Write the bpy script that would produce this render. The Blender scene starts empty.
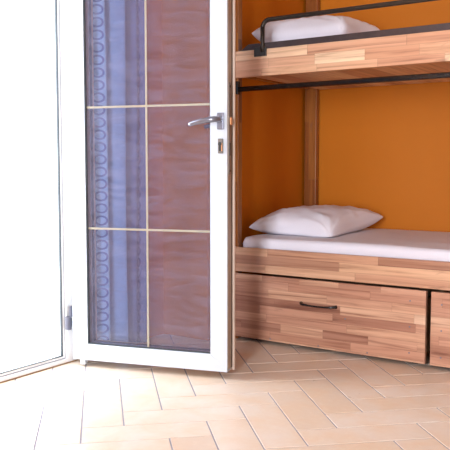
import bpy, bmesh, math, random
from mathutils import Vector, Matrix, noise
random.seed(7)
S = bpy.context.scene
C = S.collection
PI = math.pi

# ------------------------------------------------------------------ camera, world, light
cam = bpy.data.cameras.new('camera'); co = bpy.data.objects.new('camera', cam); C.objects.link(co)
cam.sensor_width = 36; cam.lens = 742.0/450*36; cam.clip_start = .02
YAW = math.radians(33.9); PITCH = math.atan(58/742)
co.location = (0, 0, .85)
co.rotation_euler = (PI/2 - PITCH, 0, YAW)
S.camera = co

w = bpy.data.worlds.new('sky'); S.world = w; w.use_nodes = True
bg = w.node_tree.nodes['Background']
bg.inputs['Color'].default_value = (.83, .90, 1, 1)
bg.inputs['Strength'].default_value = 10.0

S.view_settings.view_transform = 'Standard'; S.view_settings.look = 'None'
S.view_settings.exposure = 0.16; S.view_settings.gamma = 1; S.view_settings.use_curve_mapping = False

# room constants (metres): x along the beds, y towards the bed wall, z up
XL, XN, XR = -2.345, -2.072, 2.3      # door wall, bed head wall, right wall
YB, YF = 3.95, -1.9                  # bed wall, wall behind the camera
ZC = 2.75
DY0, DY1, DZ = 1.50, 2.33, 2.12      # door opening in the left wall
WX0, WX1, WZ0, WZ1 = -.45, .20, .35, 2.05    # window behind the camera

def area(name, loc, rot, sx, sy, power, col=(1, 1, 1), portal=False):
    l = bpy.data.lights.new(name, 'AREA'); l.shape = 'RECTANGLE'; l.size = sx; l.size_y = sy
    l.energy = power; l.color = col
    if portal: l.cycles.is_portal = True
    o = bpy.data.objects.new(name, l); C.objects.link(o); o.location = loc; o.rotation_euler = rot
    return o
area('door_daylight', (XL-.09, (DY0+DY1)/2, DZ/2), (0, -PI/2, 0), DZ, DY1-DY0, 1, portal=True)
area('window_daylight', ((WX0+WX1)/2, YF-.06, (WZ0+WZ1)/2), (PI/2, 0, 0), WX1-WX0, WZ1-WZ0, 1, portal=True)
area('window_fill', ((WX0+WX1)/2, YF+.02, (WZ0+WZ1)/2), (PI/2, 0, 0), WX1-WX0-.1, WZ1-WZ0-.1, 165, (.87, .90, 1))  # lamp added at the unseen window to strengthen the light on the bed

# ------------------------------------------------------------------ materials
class NT:
    def __init__(s, name):
        s.m = bpy.data.materials.new(name); s.m.use_nodes = True
        s.t = s.m.node_tree; s.n = s.t.nodes; s.b = s.n['Principled BSDF']; s.out = s.n['Material Output']
    def new(s, typ, **k):
        n = s.n.new(typ)
        for a, v in k.items(): setattr(n, a, v)
        return n
    def link(s, a, b): s.t.links.new(a, b)
    def math(s, op, a, b=None, c=None):
        n = s.new('ShaderNodeMath', operation=op)
        for i, v in enumerate((a, b, c)):
            if v is None: continue
            if isinstance(v, (int, float)): n.inputs[i].default_value = v
            else: s.link(v, n.inputs[i])
        return n.outputs[0]
    def coord(s, out='Object'):
        return s.new('ShaderNodeTexCoord').outputs[out]
    def mapping(s, vec, scale=(1, 1, 1), loc=(0, 0, 0), rot=(0, 0, 0)):
        n = s.new('ShaderNodeMapping'); s.link(vec, n.inputs[0])
        n.inputs['Scale'].default_value = scale; n.inputs['Location'].default_value = loc; n.inputs['Rotation'].default_value = rot
        return n.outputs[0]
    def noise(s, vec, scale, detail=3, rough=.5, dist=0):
        n = s.new('ShaderNodeTexNoise'); s.link(vec, n.inputs['Vector'])
        n.inputs['Scale'].default_value = scale; n.inputs['Detail'].default_value = detail
        n.inputs['Roughness'].default_value = rough; n.inputs['Distortion'].default_value = dist
        return n.outputs['Fac']
    def ramp(s, fac, stops):
        n = s.new('ShaderNodeValToRGB'); s.link(fac, n.inputs[0]); e = n.color_ramp.elements
        while len(e) < len(stops): e.new(.5)
        for k, (p, c) in enumerate(stops):
            e[k].position = p; e[k].color = (*c, 1) if len(c) == 3 else c
        return n.outputs[0]
    def mix(s, fac, a, b, blend='MIX'):
        n = s.new('ShaderNodeMix', data_type='RGBA', blend_type=blend)
        for i, v in ((0, fac), (6, a), (7, b)):
            if isinstance(v, (int, float)): n.inputs[i].default_value = v
            elif isinstance(v, tuple): n.inputs[i].default_value = (*v, 1)
            else: s.link(v, n.inputs[i])
        return n.outputs[2]
    def bump(s, h, strength=.2, dist=.002):
        n = s.new('ShaderNodeBump'); s.link(h, n.inputs['Height'])
        n.inputs['Strength'].default_value = strength; n.inputs['Distance'].default_value = dist
        s.link(n.outputs[0], s.b.inputs['Normal'])
    def set(s, col=None, rough=.5, metal=0, spec=.5):
        if col is not None:
            if isinstance(col, tuple): s.b.inputs['Base Color'].default_value = (*col, 1)
            else: s.link(col, s.b.inputs['Base Color'])
        if isinstance(rough, (int, float)): s.b.inputs['Roughness'].default_value = rough
        else: s.link(rough, s.b.inputs['Roughness'])
        s.b.inputs['Metallic'].default_value = metal; s.b.inputs['Specular IOR Level'].default_value = spec
        return s.m

def plain(name, col, rough=.5, metal=0, spec=.5, nscale=40, amt=.06, bump=0):
    t = NT(name); v = t.coord()
    f = t.noise(v, nscale, 4)
    dark = tuple(c*(1-amt*2) for c in col)
    c = t.ramp(f, [(.3, dark), (.7, col)])
    if bump: t.bump(f, bump, .002)
    return t.set(c, rough, metal, spec)

def wall_mat(name, col):
    t = NT(name); v = t.coord()
    big = t.noise(v, 1.3, 3); fine = t.noise(v, 90, 4)
    c = t.mix(t.math('MULTIPLY', big, .35), col, tuple(x*.85 for x in col))
    t.bump(fine, .25, .002)
    return t.set(c, .55, 0, .3)

def butcher(name, seed=0., along='x', stave=.042, length=.34, tone=1.0, warm=(1, 1, 1)):
    """finger-jointed staves of mixed tones, each with its own grain"""
    t = NT(name); sep = t.new('ShaderNodeSeparateXYZ'); t.link(t.coord(), sep.inputs[0])
    X, Y, Z = sep.outputs
    if along == 'x': a, b, c = X, Z, Y
    elif along == 'y': a, b, c = Y, X, Z
    else: a, b, c = Z, X, Y
    if along == 'x': b = t.math('ADD', Z, t.math('MULTIPLY', Y, 1.0))
    row = t.math('FLOOR', t.math('DIVIDE', t.math('ADD', b, seed), stave))
    wn = t.new('ShaderNodeTexWhiteNoise', noise_dimensions='1D'); t.link(t.math('ADD', row, 3.3+seed), wn.inputs['W'])
    shift = t.math('MULTIPLY', wn.outputs['Value'], 7.0)
    lenr = t.math('ADD', t.math('MULTIPLY', wn.outputs['Value'], .8), .65)
    pos = t.math('ADD', t.math('DIVIDE', a, t.math('MULTIPLY', lenr, length)), shift)
    cell = t.math('FLOOR', pos)
    cv = t.new('ShaderNodeCombineXYZ'); t.link(row, cv.inputs[0]); t.link(cell, cv.inputs[1]); cv.inputs[2].default_value = seed*3.7+1.1
    w2 = t.new('ShaderNodeTexWhiteNoise', noise_dimensions='3D'); t.link(cv.outputs[0], w2.inputs['Vector'])
    r = w2.outputs['Value']
    g = t.new('ShaderNodeCombineXYZ')
    t.link(t.math('ADD', t.math('MULTIPLY', a, 1.7), t.math('MULTIPLY', r, 40)), g.inputs[0])
    t.link(t.math('MULTIPLY', b, 42), g.inputs[1]); t.link(t.math('MULTIPLY', c, 30), g.inputs[2])
    grain = t.noise(g.outputs[0], 1.0, 5, .6, .9)
    base = t.ramp(r, [(0, (.46*tone, .24*tone, .15*tone)), (.15, (.60*tone, .33*tone, .20*tone)), (.5, (.69*tone, .41*tone, .26*tone)),
                      (.82, (.77*tone, .49*tone, .30*tone)), (1, (.90*tone, .70*tone, .47*tone))])
    gr = t.ramp(grain, [(.30, (.42, .30, .27)), (.44, (.80, .72, .69)), (.60, (1, .97, .95)), (.8, (1, 1, 1))])
    col = t.mix(.95, base, gr, 'MULTIPLY')
    if warm != (1, 1, 1): col = t.mix(1.0, col, warm, 'MULTIPLY')
    # dark knots here and there
    kv = t.new('ShaderNodeCombineXYZ'); t.link(t.math('MULTIPLY', a, 2.2), kv.inputs[0]); t.link(t.math('MULTIPLY', b, 9), kv.inputs[1])
    kn = t.noise(kv.outputs[0], 2.3, 3, .6, .6)
    col = t.mix(t.ramp(kn, [(.66, (0, 0, 0)), (.76, (.6, .6, .6))]), col, (.20, .10, .06))
    # hairline joints
    fb = t.math('FRACT', t.math('DIVIDE', t.math('ADD', b, seed), stave))
    joint = t.math('LESS_THAN', fb, .035)
    fa = t.math('LESS_THAN', t.math('FRACT', pos), .006)
    col = t.mix(t.math('MULTIPLY', t.math('MAXIMUM', joint, fa), .35), col, (.22, .11, .06))
    t.bump(grain, .08, .001)
    return t.set(col, .38, 0, .45)

M = {}
M['orange'] = wall_mat('orange_wall_paint', (.62, .188, .008))
M['cream'] = wall_mat('cream_wall_paint', (.42, .35, .28))
M['white'] = wall_mat('white_ceiling_paint', (.60, .59, .57))
M['pvc'] = plain('white_pvc', (.53, .57, .62), .22, 0, .5, 6, .01)
M['frame'] = plain('white_door_frame', (.86, .84, .82), .3, 0, .5, 6, .01)  # lighter than the leaf plastic, overexposure by daylight put into the colour
M['edge'] = plain('greyish_beige_strip', (.36, .28, .21), .4, .3)
M['lip'] = plain('aged_beige_pvc', (.62, .47, .37), .35, 0, .5, 12, .05)
M['seal'] = plain('brown_sealant', (.30, .17, .07), .7)
M['gasket'] = plain('dark_rubber_gasket', (.035, .045, .05), .5, 0, .4)
M['gold'] = plain('gold_glazing_bar', (.95, .84, .48), .35, 0, .5, 30, .04)
M['grey_metal'] = plain('grey_satin_metal', (.24, .25, .30), .28, .75, .5, 60, .05)
M['hinge'] = plain('dark_grey_hinge', (.10, .10, .13), .5, 0)
M['steel'] = plain('brushed_steel', (.20, .18, .16), .35, .7, .5, 80, .08)
M['dark'] = plain('dark_hole', (.02, .018, .016), .6)
M['brass'] = plain('brass', (.75, .38, .18), .3, .7)
M['black'] = plain('black_lacquered_steel', (.022, .02, .02), .26, .2, .6, 50, .1)
M['rail'] = plain('dark_bronze_steel', (.045, .038, .030), .28, .3, .6, 50, .1)
M['strap'] = plain('dark_grey_steel_strap', (.075, .055, .055), .4, .2, .5, 50, .1)
M['sheet'] = plain('white_cotton_sheet', (.83, .81, .87), .85, 0, .2, 300, .02, .15)
M['pillow'] = plain('white_cotton_pillow', (.84, .81, .86), .85, 0, .2, 300, .02, .15)
M['slab'] = plain('pale_balcony_floor', (.80, .79, .76), .7)
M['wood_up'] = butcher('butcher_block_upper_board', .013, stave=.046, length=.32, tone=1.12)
M['wood_low'] = butcher('butcher_block_lower_board', .37, stave=.041, length=.40, tone=.95)
M['wood_dr'] = butcher('butcher_block_drawer_front', .71, stave=.040, length=.30, tone=.88, warm=(1, .95, 1))
M['wood_dr2'] = butcher('butcher_block_second_drawer', 1.43, stave=.040, length=.30, tone=.88, warm=(1, .95, 1))
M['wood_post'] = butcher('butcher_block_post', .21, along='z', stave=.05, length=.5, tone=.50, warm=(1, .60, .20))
M['wood_base'] = butcher('pine_board_under_bunk', .55, along='y', stave=.09, length=.9, tone=.95)
M['ply'] = plain('drawer_box_board', (.55, .36, .22), .6)

def tile_mat():
    t = NT('cream_ceramic_tile')
    at = t.new('ShaderNodeAttribute', attribute_name='tile_tone')
    v = t.coord()
    n1 = t.noise(v, 7, 5, .6, .4); n2 = t.noise(v, 45, 4, .6)
    base = t.ramp(at.outputs['Fac'], [(0, (.68, .55, .43)), (.5, (.73, .61, .50)), (1, (.77, .67, .57))])
    c = t.mix(t.ramp(n1, [(.38, (0, 0, 0)), (.72, (.8, .8, .8))]), base, (.72, .52, .35))
    c = t.mix(t.ramp(n2, [(.5, (0, 0, 0)), (.8, (.35, .35, .35))]), c, (.82, .70, .56))
    t.bump(n2, .12, .001)
    return t.set(c, t.math('ADD', t.math('MULTIPLY', n1, .18), .22), 0, .5)
M['tile'] = tile_mat()
M['grout'] = plain('grey_lilac_grout', (.34, .32, .35), .85)

def smeared_glass():
    """clear pane with a film of dust and wiped streaks"""
    t = NT('smeared_door_glass'); v = t.coord()
    t.n.remove(t.b)
    st = t.mapping(v, (1.1, 1.1, 5.5), rot=(0, 0, 0))
    wv = t.noise(st, 3.2, 6, .62, 2.2)
    blot = t.noise(v, 3.0, 3, .5, .4)
    streak = t.ramp(wv, [(.36, (0, 0, 0)), (.64, (1, 1, 1))])
    film = t.math('ADD', GLASS_FILM, t.math('MULTIPLY', t.math('MULTIPLY', streak, t.math('ADD', blot, .3)), .13))
    tr = t.new('ShaderNodeBsdfTransparent'); tr.inputs[0].default_value = (.90, .92, .98, 1)
    df = t.new('ShaderNodeBsdfDiffuse'); df.inputs[0].default_value = (.30, .31, .46, 1)
    m1 = t.new('ShaderNodeMixShader'); t.link(film, m1.inputs[0]); t.link(tr.outputs[0], m1.inputs[1]); t.link(df.outputs[0], m1.inputs[2])
    gl = t.new('ShaderNodeBsdfGlossy'); gl.inputs['Roughness'].default_value = .03
    fr = t.new('ShaderNodeFresnel'); fr.inputs[0].default_value = 1.45
    m2 = t.new('ShaderNodeMixShader'); t.link(fr.outputs[0], m2.inputs[0]); t.link(m1.outputs[0], m2.inputs[1]); t.link(gl.outputs[0], m2.inputs[2])
    t.link(m2.outputs[0], t.out.inputs[0])
    return t.m
GLASS_FILM = .09
M['glass'] = smeared_glass()
def clear_glass():
    t = NT('clear_window_glass'); t.n.remove(t.b)
    n = t.noise(t.coord(), 2, 2)
    tr = t.new('ShaderNodeBsdfTransparent'); t.link(t.ramp(n, [(0, (.93, .95, .95)), (1, (.97, .98, .98))]), tr.inputs[0])
    gl = t.new('ShaderNodeBsdfGlossy'); gl.inputs['Roughness'].default_value = .02
    m = t.new('ShaderNodeMixShader'); m.inputs[0].default_value = .05
    t.link(tr.outputs[0], m.inputs[1]); t.link(gl.outputs[0], m.inputs[2]); t.link(m.outputs[0], t.out.inputs[0])
    return t.m
M['clear'] = clear_glass()

def curtain_mat():
    t = NT('sheer_blue_curtain'); t.n.remove(t.b)
    sep = t.new('ShaderNodeSeparateXYZ'); t.link(t.coord('UV'), sep.inputs[0])
    Y, Z = sep.outputs[0], sep.outputs[1]       # metres across the cloth, metres up
    def chain(yc, per, rad, wd):
        zf = t.math('MULTIPLY', t.math('SUBTRACT', t.math('FRACT', t.math('DIVIDE', Z, per)), .5), per)
        dy = t.math('MULTIPLY', t.math('SUBTRACT', Y, yc), 1.15)
        d = t.math('SQRT', t.math('ADD', t.math('MULTIPLY', t.math('MULTIPLY', dy, dy), 1.0), t.math('MULTIPLY', zf, zf)))
        ring = t.math('LESS_THAN', t.math('ABSOLUTE', t.math('SUBTRACT', d, rad)), wd)
        return ring, t.math('LESS_THAN', t.math('ABSOLUTE', dy), rad*1.5)
    rings = None; bands = None
    for yc in (.046, .315):
        a, b = chain(yc, .0535, .0185, .0040)
        rings = a if rings is None else t.math('MAXIMUM', rings, a)
        bands = b if bands is None else t.math('MAXIMUM', bands, b)
    weave = t.noise(t.mapping(t.coord('UV'), (60, 6, 1)), 1.0, 3)
    wcol = t.ramp(weave, [(.3, (.30, .44, .85)), (.7, (.42, .58, .95))])
    fold_light = t.ramp(t.math('DIVIDE', Y, .36), [(0, (.5, .5, .5)), (.04, (.6, .6, .6)), (.08, (1, 1, 1)), (.24, (.9, .9, .9)), (.28, (.35, .35, .35)),
                                              (.36, (.35, .35, .35)), (.40, (.75, .75, .75)), (.50, (.5, .5, .5)), (.56, (.10, .10, .10)), (1, (.06, .06, .06))])  # bright and dark bands paint the light caught by the folds into the cloth
    col = t.mix(fold_light, t.mix(.5, wcol, (.02, .05, .30)), (.46, .70, 1.0))
    col = t.mix(t.math('MULTIPLY', rings, .85), col, (.05, .10, .40))
    df = t.new('ShaderNodeBsdfDiffuse'); tl = t.new('ShaderNodeBsdfTranslucent'); tr = t.new('ShaderNodeBsdfTransparent')
    t.link(col, df.inputs[0]); t.link(col, tl.inputs[0])
    m = t.new('ShaderNodeMixShader'); m.inputs[0].default_value = .15
    t.link(df.outputs[0], m.inputs[1]); t.link(tl.outputs[0], m.inputs[2])
    m2 = t.new('ShaderNodeMixShader')
    # less gathered (thinner) towards the far hem
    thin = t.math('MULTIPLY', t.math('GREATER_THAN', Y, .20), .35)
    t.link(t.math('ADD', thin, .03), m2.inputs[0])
    t.link(m.outputs[0], m2.inputs[1]); t.link(tr.outputs[0], m2.inputs[2]); t.link(m2.outputs[0], t.out.inputs[0])
    return t.m
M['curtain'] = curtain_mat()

# ------------------------------------------------------------------ helpers
def prop(o, label=None, cat=None, group=None, kind=None):
    if label: o['label'] = label
    if cat: o['category'] = cat
    if group: o['group'] = group
    if kind: o['kind'] = kind
    return o
def thing(name, loc, label, cat, group=None, kind=None):
    o = bpy.data.objects.new(name, None); C.objects.link(o); o.location = loc; o.empty_display_size = .1
    return prop(o, label, cat, group, kind)
def origin(o):
    v = Vector((0, 0, 0))
    while o: v += Vector(o.location); o = o.parent
    return v
def link(name, bm, mat, parent=None, at=None, smooth=False, bevel=0, segs=2, mats=None):
    """bm is in world coordinates; 'at' is the object's own origin in the world"""
    bmesh.ops.remove_doubles(bm, verts=bm.verts, dist=1e-6)
    bmesh.ops.recalc_face_normals(bm, faces=bm.faces)
    base = Vector(at) if at is not None else (origin(parent) if parent else Vector((0, 0, 0)))
    for v in bm.verts: v.co -= base
    me = bpy.data.meshes.new(name); bm.to_mesh(me); bm.free()
    for mm in (mats or [mat]): me.materials.append(mm)
    o = bpy.data.objects.new(name, me); C.objects.link(o)
    if parent: o.parent = parent; o.location = base - origin(parent)
    else: o.location = base
    if smooth:
        for p in me.polygons: p.use_smooth = True
    if bevel:
        b = o.modifiers.new('edge', 'BEVEL'); b.width = bevel; b.segments = segs; b.limit_method = 'ANGLE'; b.angle_limit = .6
    return o
def box(bm, x0, x1, y0, y1, z0, z1, f=None, mi=0):
    vs = [bm.verts.new(f(Vector(p)) if f else p) for p in
          ((x0,y0,z0),(x1,y0,z0),(x1,y1,z0),(x0,y1,z0),(x0,y0,z1),(x1,y0,z1),(x1,y1,z1),(x0,y1,z1))]
    for q in ((0,3,2,1),(4,5,6,7),(0,1,5,4),(1,2,6,5),(2,3,7,6),(3,0,4,7)):
        bm.faces.new([vs[i] for i in q]).material_index = mi
    return vs
def prism(bm, pts, y0, y1, f=None, mi=0):
    """polygon pts in (x,z) extruded from y0 to y1"""
    g = f or (lambda p: p)
    a = [bm.verts.new(g(Vector((x, y0, z)))) for x, z in pts]; b = [bm.verts.new(g(Vector((x, y1, z)))) for x, z in pts]
    bm.faces.new(a).material_index = mi; bm.faces.new(b[::-1]).material_index = mi
    n = len(pts)
    for i in range(n): bm.faces.new((a[i], b[i], b[(i+1) % n], a[(i+1) % n])).material_index = mi
def tube(bm, pts, r, seg=16, caps=True, radii=None, squash=None):
    pts = [Vector(p) for p in pts]; rings = []
    up = None
    for i, p in enumerate(pts):
        d = (pts[min(i+1, len(pts)-1)] - pts[max(i-1, 0)]).normalized()
        if up is None:
            up = Vector((0, 0, 1)) if abs(d.z) < .9 else Vector((0, 1, 0))
        s = d.cross(up).normalized(); up = s.cross(d).normalized()
        rr = radii[i] if radii else r; q = squash or 1
        rings.append([bm.verts.new(p + rr*(math.cos(2*PI*k/seg)*s + q*math.sin(2*PI*k/seg)*up)) for k in range(seg)])
    for a, b in zip(rings, rings[1:]):
        for k in range(seg): bm.faces.new((a[k], a[(k+1) % seg], b[(k+1) % seg], b[k]))
    if caps: bm.faces.new(rings[0]); bm.faces.new(rings[-1][::-1])
def arc(c, r, a0, a1, n, fn):
    return [fn(c[0]+r*math.cos(a0+(a1-a0)*k/n), c[1]+r*math.sin(a0+(a1-a0)*k/n)) for k in range(n+1)]
def quickobj(name, mat, parent, *boxes, bevel=0, f=None, at=None, label=None):
    bm = bmesh.new()
    for b in boxes: box(bm, *b, f=f)
    o = link(name, bm, mat, parent, at=at, bevel=bevel)
    if label: o['label'] = label
    return o

# ------------------------------------------------------------------ the room
def build_floor():
    th = math.radians(43.5); N = Vector((math.cos(th), math.sin(th))); T = Vector((math.sin(th), -math.cos(th)))
    W = .1373; n0, t0 = .070, -2.410; g = .0019
    bm = bmesh.new(); lay = bm.faces.layers.float.new('tile_tone')
    def P(n, t): p = N*n + T*t; return p.x, p.y
    rnd = random.Random(3)
    def put(i, j, wi, wj):
        a, b, c, d = n0+i*W, n0+(i+wi)*W, t0+j*W, t0+(j+wj)*W
        cx, cy = P((a+b)/2, (c+d)/2)
        if not (XL-.3 < cx < XR+.3 and YF-.3 < cy < YB+.3): return
        tone = rnd.random(); e = .0014
        top = [bm.verts.new((*P(n, t), 0)) for n, t in ((a+g+e, c+g+e), (b-g-e, c+g+e), (b-g-e, d-g-e), (a+g+e, d-g-e))]
        bot = [bm.verts.new((*P(n, t), -.004)) for n, t in ((a+g, c+g), (b-g, c+g), (b-g, d-g), (a+g, d-g))]
        fs = [bm.faces.new(top)] + [bm.faces.new((top[k], top[(k+1) % 4], bot[(k+1) % 4], bot[k])) for k in range(4)]
        for f in fs: f[lay] = tone
    for i in range(-45, 50):
        for j in range(-45, 45):
            m = (i+j+1) % 6
            if m == 0: put(i, j, 3, 1)
            if m == 3: put(i, j, 1, 3)
    for pc, pn in (((XL, 0, 0), (-1, 0, 0)), ((XR, 0, 0), (1, 0, 0)), ((0, YF, 0), (0, -1, 0)), ((0, YB, 0), (0, 1, 0))):
        bmesh.ops.bisect_plane(bm, geom=bm.verts[:]+bm.edges[:]+bm.faces[:], plane_co=pc, plane_no=pn, clear_outer=True)
    box(bm, XL, XR, YF, YB, -.12, -.0018, mi=1)
    return prop(link('floor', bm, None, mats=[M['tile'], M['grout']]), 'cream and peach ceramic tiles laid in a herringbone pattern', 'floor', kind='structure')
build_floor()

def wall_x(bm, x0, x1, y0, y1, z0, z1, oy0, oy1, oz0, oz1):   # wall normal to x, with an opening
    box(bm, x0, x1, y0, oy0, z0, z1); box(bm, x0, x1, oy1, y1, z0, z1)
    if oz0 > z0: box(bm, x0, x1, oy0, oy1, z0, oz0)
    box(bm, x0, x1, oy0, oy1, oz1, z1)
bm = bmesh.new()
wall_x(bm, XL-.062, XL, YF-.18, 2.93, 0, ZC, DY0, DY1, 0, DZ)
box(bm, XL-.18, XN, 2.93, YB+.15, 0, ZC)
prop(link('wall_left', bm, M['orange']), 'orange painted wall beside the balcony door and at the bed heads', 'wall', kind='structure')
bm = bmesh.new(); box(bm, XN, XR+.18, YB, YB+.15, 0, ZC)
prop(link('wall_back', bm, M['orange']), 'plain orange painted wall behind the bunk bed', 'wall', kind='structure')
bm = bmesh.new(); box(bm, XR, XR+.18, YF-.18, YB, 0, ZC)
prop(link('wall_right', bm, M['cream']), 'cream wall on the right, outside the picture', 'wall', kind='structure')
bm = bmesh.new()
box(bm, XL, WX0, YF-.18, YF, 0, ZC); box(bm, WX1, XR, YF-.18, YF, 0, ZC)
box(bm, WX0, WX1, YF-.18, YF, 0, WZ0); box(bm, WX0, WX1, YF-.18, YF, WZ1, ZC)
prop(link('wall_front', bm, M['cream']), 'cream wall behind the viewer, with a window', 'wall', kind='structure')
bm = bmesh.new(); box(bm, XL-.18, XR+.18, YF-.18, YB+.15, ZC, ZC+.15)
prop(link('ceiling', bm, M['white']), 'plain white ceiling above the room', 'ceiling', kind='structure')

# windows out of view (they bring in the daylight)
def window(name, rect, axis, pos, label):
    a0, a1, z0, z1 = rect; fw = .06; mid = (a0+a1)/2
    r = thing(name, ((a0+a1)/2, pos, z0) if axis == 'y' else (pos, (a0+a1)/2, z0), label, 'window', kind='structure')
    def bx(bm, p0, p1, q0, q1, d0, d1):
        if axis == 'y': box(bm, p0, p1, pos+d0, pos+d1, q0, q1)
        else: box(bm, pos+d0, pos+d1, p0, p1, q0, q1)
    bm = bmesh.new()
    for p0, p1, q0, q1 in ((a0, a0+fw, z0, z1), (a1-fw, a1, z0, z1), (a0+fw, a1-fw, z0, z0+fw), (a0+fw, a1-fw, z1-fw, z1), (mid-.03, mid+.03, z0+fw, z1-fw)):
        bx(bm, p0, p1, q0, q1, -.03, .03)
    link('window_frame', bm, M['pvc'], r)
    bm = bmesh.new(); bx(bm, a0+fw, mid-.03, z0+fw, z1-fw, -.002, .002); bx(bm, mid+.03, a1-fw, z0+fw, z1-fw, -.002, .002)
    link('window_glass', bm, M['clear'], r)
window('window_1', (WX0, WX1, WZ0, WZ1), 'y', YF-.10, 'white framed window in the wall behind the viewer')

# ------------------------------------------------------------------ door frame (fixed) and balcony
FX = -2.335
bm = bmesh.new()
# outer frame face
box(bm, FX-.07, FX, 2.247, DY1, 0, DZ); box(bm, FX-.07, FX, DY0, DY0+.083, 0, DZ)
box(bm, FX-.07, FX, DY0+.083, 2.247, 0, .020); box(bm, FX-.07, FX, DY0+.083, 2.247, DZ-.083, DZ)
# stepped rebate
x0, x1 = FX-.07, FX-.012
box(bm, x0, x1, 2.231, 2.247, .020, DZ-.083); box(bm, x0, x1, DY0+.083, DY0+.099, .020, DZ-.083)
box(bm, x0, x1, DY0+.099, 2.231, .020, .033); box(bm, x0, x1, DY0+.099, 2.231, DZ-.099, DZ-.083)
fr = prop(link('trim_1', bm, M['frame'], at=(FX, 2.29, 0), bevel=.0015), 'fixed white frame of the balcony doorway at the left', 'door frame', kind='structure')
bm = bmesh.new()
x0, x1 = FX-.020, FX-.009
box(bm, x0, x1, 2.2265, 2.231, .033, DZ-.10); box(bm, x0, x1, DY0+.099, DY0+.1035, .033, DZ-.10)
box(bm, x0, x1, DY0+.1035, 2.2265, .033, .0365)
link('gasket', bm, M['gasket'], fr)
bm = bmesh.new()
x0, x1 = FX-.014, FX-.0113  # added grey strip stands in for the shadow in the frame step
box(bm, x0, x1, 2.2445, 2.2475, .02, DZ-.09); box(bm, x0, x1, DY0+.083, 2.2445, .0195, .0225)
link('rebate_shadow', bm, M['grey_metal'], fr)['label'] = 'thin grey strip standing in for the shadow line in the frame step'
bm = bmesh.new(); box(bm, -5.2, FX-.07, .2, 3.8, -.15, -.02)
prop(link('balcony_floor', bm, M['slab']), 'pale balcony floor outside the open doorway, washed out by daylight', 'floor', kind='structure')

bm = bmesh.new(); box(bm, FX, FX+.004, DY0, DY1, 0, .005)
link('sealant', bm, M['seal'], fr)['label'] = 'brown dirty sealant line along the foot of the frame'

# ------------------------------------------------------------------ open door leaf
AX, AY, ANG = -2.276, 2.235, math.radians(16.05)
ca, sa = math.cos(ANG), math.sin(ANG)
def L(p):   # leaf space (s along leaf, d depth away from viewer, z) -> world
    s, d, z = p; return Vector((AX + s*ca - d*sa, AY + s*sa + d*ca, z))
LW, LZ0, LZ1 = .684, .030, 2.07
GS0, GS1, GZ0, GZ1 = .062, .613, .100, 1.995
door = thing('door_1', (AX, AY, LZ0), 'white framed glazed balcony door leaf standing open into the room', 'door', kind='structure')
bm = bmesh.new(); D0, D1 = 0, .052
S0 = -.008
for pts in ([(S0, LZ0), (LW, LZ0), (GS1, GZ0), (GS0, GZ0)], [(LW, LZ0), (LW, LZ1), (GS1, GZ1), (GS1, GZ0)],
            [(LW, LZ1), (S0, LZ1), (GS0, GZ1), (GS1, GZ1)], [(S0, LZ1), (S0, LZ0), (GS0, GZ0), (GS0, GZ1)]):
    cx = sum(p[0] for p in pts)/4; cz = sum(p[1] for p in pts)/4
    q = [(x+(.0004 if x < cx else -.0004), z+(.0004 if z < cz else -.0004)) for x, z in pts]
    a = [bm.verts.new(L((x, D0, z))) for x, z in q]; b = [bm.verts.new(L((x, D1, z))) for x, z in q]
    bm.faces.new(a); bm.faces.new(b[::-1])
    for i in range(4): bm.faces.new((a[i], b[i], b[(i+1) % 4], a[(i+1) % 4]))
leaf = link('leaf_frame', bm, M['pvc'], door, bevel=.0022, segs=3)
bm = bmesh.new()   # overlap flange behind
e = .008
for s0, s1, z0, z1 in ((-.012, GS0, LZ0-.008, LZ1+.012), (GS1, LW+e, LZ0-.008, LZ1+.012), (GS0, GS1, LZ0-.008, GZ0), (GS0, GS1, GZ1, LZ1+.012)):
    box(bm, s0, s1, .073, .086, z0, z1, f=L)
link('flange', bm, M['lip'], door, bevel=.001)['label'] = 'beige outer lip of the door profile'
bm = bmesh.new()
for s0, s1, z0, z1 in ((.006, GS0, LZ0+.004, LZ1-.004), (GS1, LW-.002, LZ0+.004, LZ1-.004), (GS0, GS1, LZ0+.004, GZ0), (GS0, GS1, GZ1, LZ1-.004)):
    box(bm, s0, s1, .052, .073, z0, z1, f=L)
link('edge_seal', bm, M['dark'], door)['label'] = 'black rubber seal around the door edge'
bm = bmesh.new()
box(bm, LW-.001, LW+.0012, .010, .0515, LZ0+.01, LZ1-.01, f=L)
link('edge_strip', bm, M['edge'], door)['label'] = 'beige metal strip along the door edge'
bm = bmesh.new()
gw = .0045
for s0, s1, z0, z1 in ((GS0-.001, GS0+gw, GZ0, GZ1), (GS1-gw*.6, GS1+.001, GZ0, GZ1), (GS0, GS1, GZ0-.001, GZ0+gw), (GS0, GS1, GZ1-gw, GZ1+.001)):
    box(bm, s0, s1, .004, .012, z0, z1, f=L)
link('glazing_gasket', bm, M['gasket'], door)['label'] = 'dark gasket line around the glass'
bm = bmesh.new()
vs = [bm.verts.new(L(p)) for p in ((GS0, .013, GZ0), (GS1, .013, GZ0), (GS1, .013, GZ1), (GS0, .013, GZ1))]; bm.faces.new(vs)
vs = [bm.verts.new(L(p)) for p in ((GS0, .036, GZ0), (GS0, .036, GZ1), (GS1, .036, GZ1), (GS1, .036, GZ0))]; bm.faces.new(vs)
link('glass_pane', bm, M['glass'], door)['label'] = 'dusty tinted double glass with wiped smears'
for z in (.592, 1.097, 1.602):
    quickobj('glazing_bar', M['gold'], door, (GS0, GS1, .018, .024, z-.0042, z+.0042), f=L, bevel=.001)
quickobj('glazing_bar', M['gold'], door, (.3285, .3365, .0185, .0235, GZ0, GZ1), f=L, bevel=.001)['label'] = 'upright thin gold glazing bar'

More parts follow.
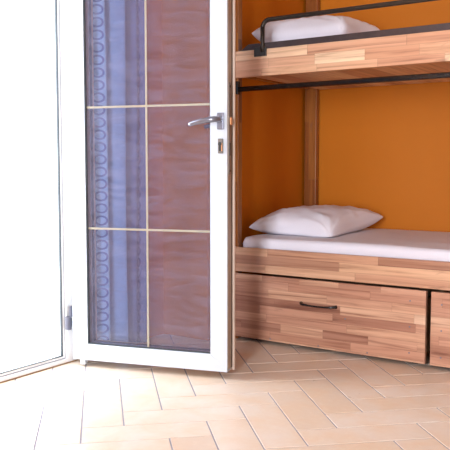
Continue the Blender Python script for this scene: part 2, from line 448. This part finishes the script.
def handle(side, name, label):
    """side -1: viewer's face, +1: far face"""
    d0 = 0 if side < 0 else .086
    g = lambda s, d, z: L((s, d0 + side*d, z))
    bm = bmesh.new()
    box(bm, .644, .672, 0, .010, .996, 1.061, f=lambda p: g(*p))
    h = link('handle_plate', bm, M['grey_metal'], door, bevel=.003, segs=3)
    h['label'] = label
    bm = bmesh.new(); pts = []; rad = []
    pts += [g(.657, .008, 1.034), g(.657, .030, 1.034), g(.655, .042, 1.034), g(.648, .050, 1.0335), g(.634, .053, 1.032)]
    rad += [.0125, .0110, .0112, .0118, .0120]
    for k in range(1, 9):
        u = k/8; pts.append(g(.634-.090*u, .053-.004*u+.003*math.sin(u*PI), 1.032-.005*u*u-.012*u)); rad.append(.0120-.0040*u)
    pts.append(g(.541, .0485, 1.0140)); rad.append(.004)
    tube(bm, pts, .01, 14, radii=rad)
    link('handle_lever', bm, M['grey_metal'], h, smooth=True)
handle(-1, 'h', 'grey metal lever handle on a narrow plate')
handle(1, 'h', 'grey metal lever handle on the far face, seen through the glass')
bm = bmesh.new(); box(bm, .6465, .6685, -.007, 0, .903, .961, f=L)
k = link('lock_plate', bm, M['steel'], door, bevel=.002); k['label'] = 'small metal keyhole plate below the handle'
bm = bmesh.new(); tube(bm, [L((.6575, -.007, .940)), L((.6575, -.0125, .940))], .0075, 16); box(bm, .6535, .6615, -.0125, -.007, .912, .937, f=L)
link('lock_cylinder', bm, M['dark'], k)
bm = bmesh.new(); box(bm, .6620, .6665, -.0095, -.007, .912, .944, f=L)
link('key_slot', bm, M['brass'], k)['label'] = 'brass coloured sliver of the lock'
# lock face plate, latch and bolts on the door edge
bm = bmesh.new(); box(bm, LW+.0012, LW+.0032, .016, .038, .82, 1.18, f=L)
k = link('lock_faceplate', bm, M['steel'], door); k['label'] = 'worn steel lock plate on the door edge'
bm = bmesh.new(); box(bm, LW+.0032, LW+.011, .020, .034, 1.015, 1.045, f=L); link('latch', bm, M['brass'], k, bevel=.002)['label'] = 'copper coloured latch bolt'
bm = bmesh.new(); box(bm, LW+.003, LW+.0042, .020, .034, .895, .945, f=L); link('deadbolt', bm, M['dark'], k)
for z in (.835, 1.165):
    bm = bmesh.new(); tube(bm, [L((LW+.003, .027, z)), L((LW+.0045, .027, z))], .005, 12); link('screw', bm, M['dark'], k)
# hinges
for z in (.155, 1.78):
    bm = bmesh.new()
    hx, hy = -2.322, 2.244
    tube(bm, [(hx, hy, z-.004), (hx, hy, z+.052)], .0135, 18)
    box(bm, FX-.001, hx, hy-.003, hy+.022, z+.004, z+.044)
    h = link('hinge', bm, M['hinge'], door, bevel=.001); h['label'] = 'grey metal hinge barrel'
    bm = bmesh.new(); tube(bm, [(hx+.002, hy+.014, z+.050), (hx+.002, hy+.014, z+.096)], .008, 14)
    link('hinge_pin', bm, M['hinge'], h)
bm = bmesh.new(); box(bm, .022, .046, .004, .030, .008, .030, f=L)
link('corner_bearing', bm, M['pvc'], door, bevel=.002)['label'] = 'small white stub under the hinge corner'

# ------------------------------------------------------------------ curtain behind the leaf
ct = bmesh.new(); uvl = ct.loops.layers.uv.new('UVMap')
NY, NZ = 120, 40; Y0, Y1, CZ0, CZ1 = 2.345, 2.70, .012, 2.235
rows = []; length = 0; uvs = [0]
FOLD = [(0, -2.325), (.07, -2.245), (.12, -2.300), (.19, -2.235), (.24, -2.295), (.29, -2.265), (.33, -2.285), (.36, -2.262)]
def cx(y, z):
    q = y-Y0+.010*noise.noise(Vector((z*.9, 0, 5)))
    for (a, xa), (b, xb) in zip(FOLD, FOLD[1:]):
        if q <= b or b == .36:
            u = min(1, max(0, (q-a)/(b-a))); u = .5*u+.5*u*u*(3-2*u)
            return xa+(xb-xa)*u + .003*noise.noise(Vector((y*30, z*1.5, 3)))
for jz in range(NZ+1):
    z = CZ0+(CZ1-CZ0)*jz/NZ
    rows.append([ct.verts.new((cx(Y0+(Y1-Y0)*i/NY, z), Y0+(Y1-Y0)*i/NY+.008*math.sin(z*1.7+i*.05), z)) for i in range(NY+1)])
for j in range(NZ):
    for i in range(NY):
        f = ct.faces.new((rows[j][i], rows[j][i+1], rows[j+1][i+1], rows[j+1][i])); f.smooth = True
        for lp, (a, b) in zip(f.loops, ((i, j), (i+1, j), (i+1, j+1), (i, j+1))):
            lp[uvl].uv = ((Y1-Y0)*a/NY - .055 + .055, CZ0+(CZ1-CZ0)*b/NZ)
me = bpy.data.meshes.new('curtain')
cur = thing('curtain', (-2.268, 2.57, .012), 'sheer blue curtain with a circle chain pattern behind the glazed door', 'curtain')
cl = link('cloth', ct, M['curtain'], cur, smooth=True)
sol = cl.modifiers.new('thick', 'SOLIDIFY'); sol.thickness = .0006
for k in range(7):
    y = Y0+.02+k*(Y1-Y0-.04)/6
    bm = bmesh.new(); pts = [(-2.268+.019*math.cos(a*PI/8), y, 2.252+.019*math.sin(a*PI/8)) for a in range(17)]
    tube(bm, pts, .0022, 8); link('curtain_ring', bm, M['grey_metal'], cur, smooth=True)
rod = thing('curtain_rod', (-2.268, 2.0, 2.255), 'thin grey metal curtain rod above the balcony doorway', 'curtain rod')
bm = bmesh.new(); tube(bm, [(-2.268, 1.30, 2.255), (-2.268, 2.85, 2.255)], .011, 16); link('rod', bm, M['grey_metal'], rod, smooth=True)
for y in (1.36, 2.88-.06):
    bm = bmesh.new(); tube(bm, [(XL, y, 2.255), (-2.268, y, 2.255)], .007, 12); tube(bm, [(XL, y, 2.255), (XL+.006, y, 2.255)], .022, 16)
    link('rod_bracket', bm, M['grey_metal'], rod)

# ------------------------------------------------------------------ bunk bed
BX0, BX1 = -2.057, .075
PF = 3.030           # front of the side boards
bed = thing('bunk_bed', ((BX0+BX1)/2, 3.48, 0), 'light wooden bunk bed of jointed boards with drawers and a dark steel guard rail', 'bunk bed')
for x0, x1, y0, y1 in ((BX0, -1.976, 3.056, 3.091), (BX1-.08, BX1, 3.056, 3.091), (BX0, -1.982, 3.898, 3.935), (BX1-.08, BX1, 3.898, 3.935)):
    quickobj('post', M['wood_post'], bed, (x0, x1, y0, y1, 0, 1.86), bevel=.002, at=((x0+x1)/2, y0, 0))
def board(name, mat, x0, x1, y0, y1, z0, z1, label=None, bev=.003):
    return quickobj(name, mat, bed, (x0, x1, y0, y1, z0, z1), bevel=bev, at=(x0, y0, z0), label=label)
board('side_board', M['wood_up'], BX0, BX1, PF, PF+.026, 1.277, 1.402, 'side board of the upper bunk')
board('side_board', M['wood_low'], BX0, BX1, PF, PF+.026, .341, .459, 'side board of the lower bunk')
board('rear_board', M['wood_post'], BX0, BX1, 3.935, 3.948, 1.30, 1.402)
board('rear_board', M['wood_post'], BX0, BX1, 3.935, 3.948, .338, .459)
board('bunk_base', M['wood_base'], -1.9755, BX1-.082, PF+.026, 3.935, 1.298, 1.318, 'wooden board underside of the upper bunk')
board('bunk_base', M['wood_base'], -1.9755, BX1-.082, PF+.026, 3.935, .345, .362)
for z0, z1 in ((1.30, 1.402), (.338, .459)):
    for x0 in (BX0+.01, BX1-.035):
        board('end_board', M['wood_post'], x0, x0+.022, 3.091, 3.898, z0, z1)
# strap and guard rail of the upper bunk
bm = bmesh.new(); prism(bm, [(-1.948, 1.402), (BX1, 1.402), (BX1, 1.430), (-1.905, 1.430)], PF+.001, PF+.009)
link('rail_strap', bm, M['strap'], bed, bevel=.001)['label'] = 'flat dark steel strap along the top of the board'
bm = bmesh.new()
ry = PF-.004; rx0, rx1, rz, rr = -1.822, -.62, 1.533, .036
pts = [(rx0, ry, 1.385), (rx0, ry, 1.42), (rx0, ry, rz-rr)]
pts += arc((rx0+rr, rz-rr), rr, PI, PI/2, 8, lambda x, z: (x, ry, z))
pts += [(rx0+rr+(rx1-rx0-2*rr)*k/6, ry, rz) for k in range(1, 6)]
pts += arc((rx1-rr, rz-rr), rr, PI/2, 0, 8, lambda x, z: (x, ry, z)) + [(rx1, ry, 1.42), (rx1, ry, 1.385)]
tube(bm, pts, .0105, 18)
g = link('guard_rail', bm, M['rail'], bed, smooth=True)
for x in (rx0, rx1):
    bm = bmesh.new(); box(bm, x-.045, x+.022, PF-.008, PF, 1.368, 1.412)
    link('rail_bracket', bm, M['rail'], g, bevel=.002)
bm = bmesh.new(); tube(bm, [(-1.966, PF+.015, 1.2235), (BX1-.08, PF+.015, 1.2235)], .012, 18)
g = link('crossbar', bm, M['black'], bed, smooth=True); g['label'] = 'black steel bar under the upper bunk'
for x0, x1 in ((-1.976, -1.966), (BX1-.084, BX1-.074)):
    bm = bmesh.new(); box(bm, x0, x1, PF+.002, PF+.0265, 1.200, 1.262); link('bar_bracket', bm, M['black'], g, bevel=.001)
# drawers
def drawer(x0, x1, mat, hx, screws):
    bm = bmesh.new(); box(bm, x0, x1, PF+.002, PF+.024, .017, .330)
    d = link('drawer_front', bm, mat, bed, bevel=.002, at=(x0, PF, .017))
    bm = bmesh.new()
    for b in ((x0+.03, x0+.045, 3.054, 3.75, .04, .28), (x1-.045, x1-.03, 3.054, 3.75, .04, .28), (x0+.045, x1-.045, 3.735, 3.75, .04, .28), (x0+.045, x1-.045, 3.054, 3.735, .04, .052)):
        box(bm, *b)
    link('drawer_box', bm, M['ply'], d)
    bm = bmesh.new()
    z = .218; y = PF+.002
    pts = [(hx-.089, y, z), (hx-.084, y-.010, z), (hx-.072, y-.019, z-.001), (hx-.04, y-.021, z-.003), (hx, y-.022, z-.004),
           (hx+.04, y-.021, z-.003), (hx+.072, y-.019, z-.001), (hx+.084, y-.010, z), (hx+.089, y, z)]
    tube(bm, pts, .005, 12, radii=[.009, .0065, .0058, .0042, .004, .0042, .0058, .0065, .009])
    h = link('drawer_handle', bm, M['black'], d, smooth=True); h['label'] = 'slim black bow handle'
    for sx, sz in screws:
        bm = bmesh.new(); tube(bm, [(sx, y+.001, sz), (sx, y-.0012, sz)], .0038, 10); link('screw_head', bm, M['grey_metal'], d)
    for cx_ in (x0+.06, x1-.06):
        for cy in (3.09, 3.68):
            bm = bmesh.new(); tube(bm, [(cx_-.011, cy, .0205), (cx_+.011, cy, .0205)], .0205, 16); link('caster', bm, M['dark'], d)
drawer(-1.990, -1.020, M['wood_dr'], -1.521, [(-1.088, .282), (-1.088, .170), (-1.088, .057), (-1.279, .030), (-1.776, .028), (-1.52, .028), (-1.387, .170)])
drawer(-.998, -.020, M['wood_dr2'], -.51, [(-.952, .279), (-.952, .169), (-.952, .055), (-.51, .030)])
# dark plinth panel behind drawers' gap
board('centre_panel', M['ply'], -1.018, -1.000, 3.20, 3.92, 0.0, .338)

# ------------------------------------------------------------------ bedding
def mattress(name, x0, x1, y0, y1, z0, z1, label, group=None):
    bm = bmesh.new(); NX, NYY = 110, 48
    r = .045
    def edge(p, a, b):      # distance based rounding
        return min(p-a, b-p)
    def P(i, j, top):
        x = x0+(x1-x0)*i/NX; y = y0+(y1-y0)*j/NYY
        return x, y
    def roundxy(x, y):
        # round the plan corners
        cx_, cy_ = min(max(x, x0+r), x1-r), min(max(y, y0+r), y1-r)
        dx, dy = x-cx_, y-cy_
        if dx and dy:
            m = max(abs(dx), abs(dy)); l = math.hypot(dx, dy); k = m/l; dx *= k; dy *= k
        return cx_+dx, cy_+dy
    def ztop(x, y):
        e = min(x-x0, x1-x, y-y0, y1-y)
        q = .03; d = 0
        if e < q: d = q - math.sqrt(max(0, q*q-(q-e)**2))
        w = .0035*noise.noise(Vector((x*3, y*5, 0))) + .0022*noise.noise(Vector((x*9+y*5, y*16, 2)))
        return z1 - d + w*min(1, e/.05) - .004*min(1, max(0, (x+1.4))/1.0)
    top = [[None]*(NYY+1) for _ in range(NX+1)]
    for i in range(NX+1):
        for j in range(NYY+1):
            # denser rows at the borders
            u = i/NX; v = j/NYY
            x = x0+(x1-x0)*(u if .0 < u < 1 else u); y = y0+(y1-y0)*(.5-.5*math.cos(PI*v))
            x = x0+(x1-x0)*(.25*(.5-.5*math.cos(PI*u))+.75*u)
            X, Y = roundxy(x, y)
            top[i][j] = bm.verts.new((X, Y, ztop(x, y)))
    for i in range(NX):
        for j in range(NYY): bm.faces.new((top[i][j], top[i+1][j], top[i+1][j+1], top[i][j+1]))
    loop = [top[i][0] for i in range(NX+1)]+[top[NX][j] for j in range(1, NYY+1)]+[top[i][NYY] for i in range(NX-1, -1, -1)]+[top[0][j] for j in range(NYY-1, 0, -1)]
    prev = loop
    for zz in (z1-.045, z0+.01, z0):
        cur_ = [bm.verts.new((v.co.x, v.co.y, zz)) for v in loop]
        n = len(loop)
        for k in range(n): bm.faces.new((prev[k], cur_[k], cur_[(k+1) % n], prev[(k+1) % n]))
        prev = cur_
    bm.faces.new(prev)
    o = link(name, bm, M['sheet'], at=((x0+x1)/2, (y0+y1)/2, z0), smooth=True)
    return prop(o, label, 'mattress', group)
mattress('mattress', -1.974, -.01, 3.066, 3.925, .362, .508, 'mattress under a smooth white sheet on the lower bunk')
mattress('mattress', -1.974, -.01, 3.066, 3.925, 1.318, 1.424, 'thin sheeted mattress on the upper bunk, mostly hidden behind its side board')

def pillow(x0, x1, y0, y1, zb, zs, zt, label, seed, lift=(0, 0, 0, 0), rot=0):
    bm = bmesh.new(); N = 56
    hx, hy = (x1-x0)/2, (y1-y0)/2; cx_, cy_ = (x0+x1)/2, (y0+y1)/2
    T, B = [], []
    for i in range(N+1):
        T.append([]); B.append([])
        for j in range(N+1):
            a = -math.cos(PI*i/N); b = -math.cos(PI*j/N)
            px = a*(1-.11*(1-b*b)*abs(a)**2); py = b*(1-.10*(1-a*a)*abs(b)**2)
            cr = max(0, a)**5*max(0, -b)**5*.13; px *= 1-cr; py *= 1-cr
            prof = max(0, (1-abs(a)**3.8))**.40 * max(0, (1-abs(b)**3.8))**.40
            prof = prof*(.82+.18*(1-a*a)*(1-b*b))
            x = cx_+px*hx; y = cy_+py*hy
            l = lift[0]*(1-a)*(1-b)/4+lift[1]*(1+a)*(1-b)/4+lift[2]*(1+a)*(1+b)/4+lift[3]*(1-a)*(1+b)/4
            cor = max(abs(a), abs(b))**3
            r = math.hypot(1-abs(a), 1-abs(b)); ang = math.atan2(1-abs(b), 1-abs(a)+1e-6)
            wr = .018*noise.noise(Vector((ang*5+seed, r*1.3, seed+math.copysign(1, a)*3+math.copysign(1, b)*7)))*math.exp(-r*1.3)
            wr += .009*noise.noise(Vector((x*7+seed, y*11, seed)))+.0055*noise.noise(Vector((x*22+y*9, y*14, seed+4)))
            wr *= min(1, prof*2.2)
            zt_ = zs+l*cor + (zt-zs)*prof + wr
            zb_ = max(zb, zs+l*cor - (zs-zb+.02)*prof) if prof > 0 else zt_
            T[i].append(bm.verts.new((x, y, zt_)))
            B[i].append(T[i][j] if i in (0, N) or j in (0, N) else bm.verts.new((x, y, zb_)))
    for i in range(N):
        for j in range(N):
            bm.faces.new((T[i][j], T[i+1][j], T[i+1][j+1], T[i][j+1]))
            q = [B[i][j], B[i][j+1], B[i+1][j+1], B[i+1][j]]
            bm.faces.new(q)
    o = link('pillow', bm, M['pillow'], at=(cx_, cy_, zb), smooth=True)
    o.rotation_euler.z = rot
    return prop(o, label, 'pillow', None)
pillow(-2.000, -1.535, 3.195, 3.83, .511, .543, .645, 'plump white pillow lying on the lower bunk mattress', 2.0, lift=(0, -.022, .035, .02))
pillow(-1.990, -1.478, 3.20, 3.62, 1.428, 1.495, 1.588, 'white pillow on the upper bunk, seen behind the guard rail', 6.0, lift=(.02, 0, .04, .02))
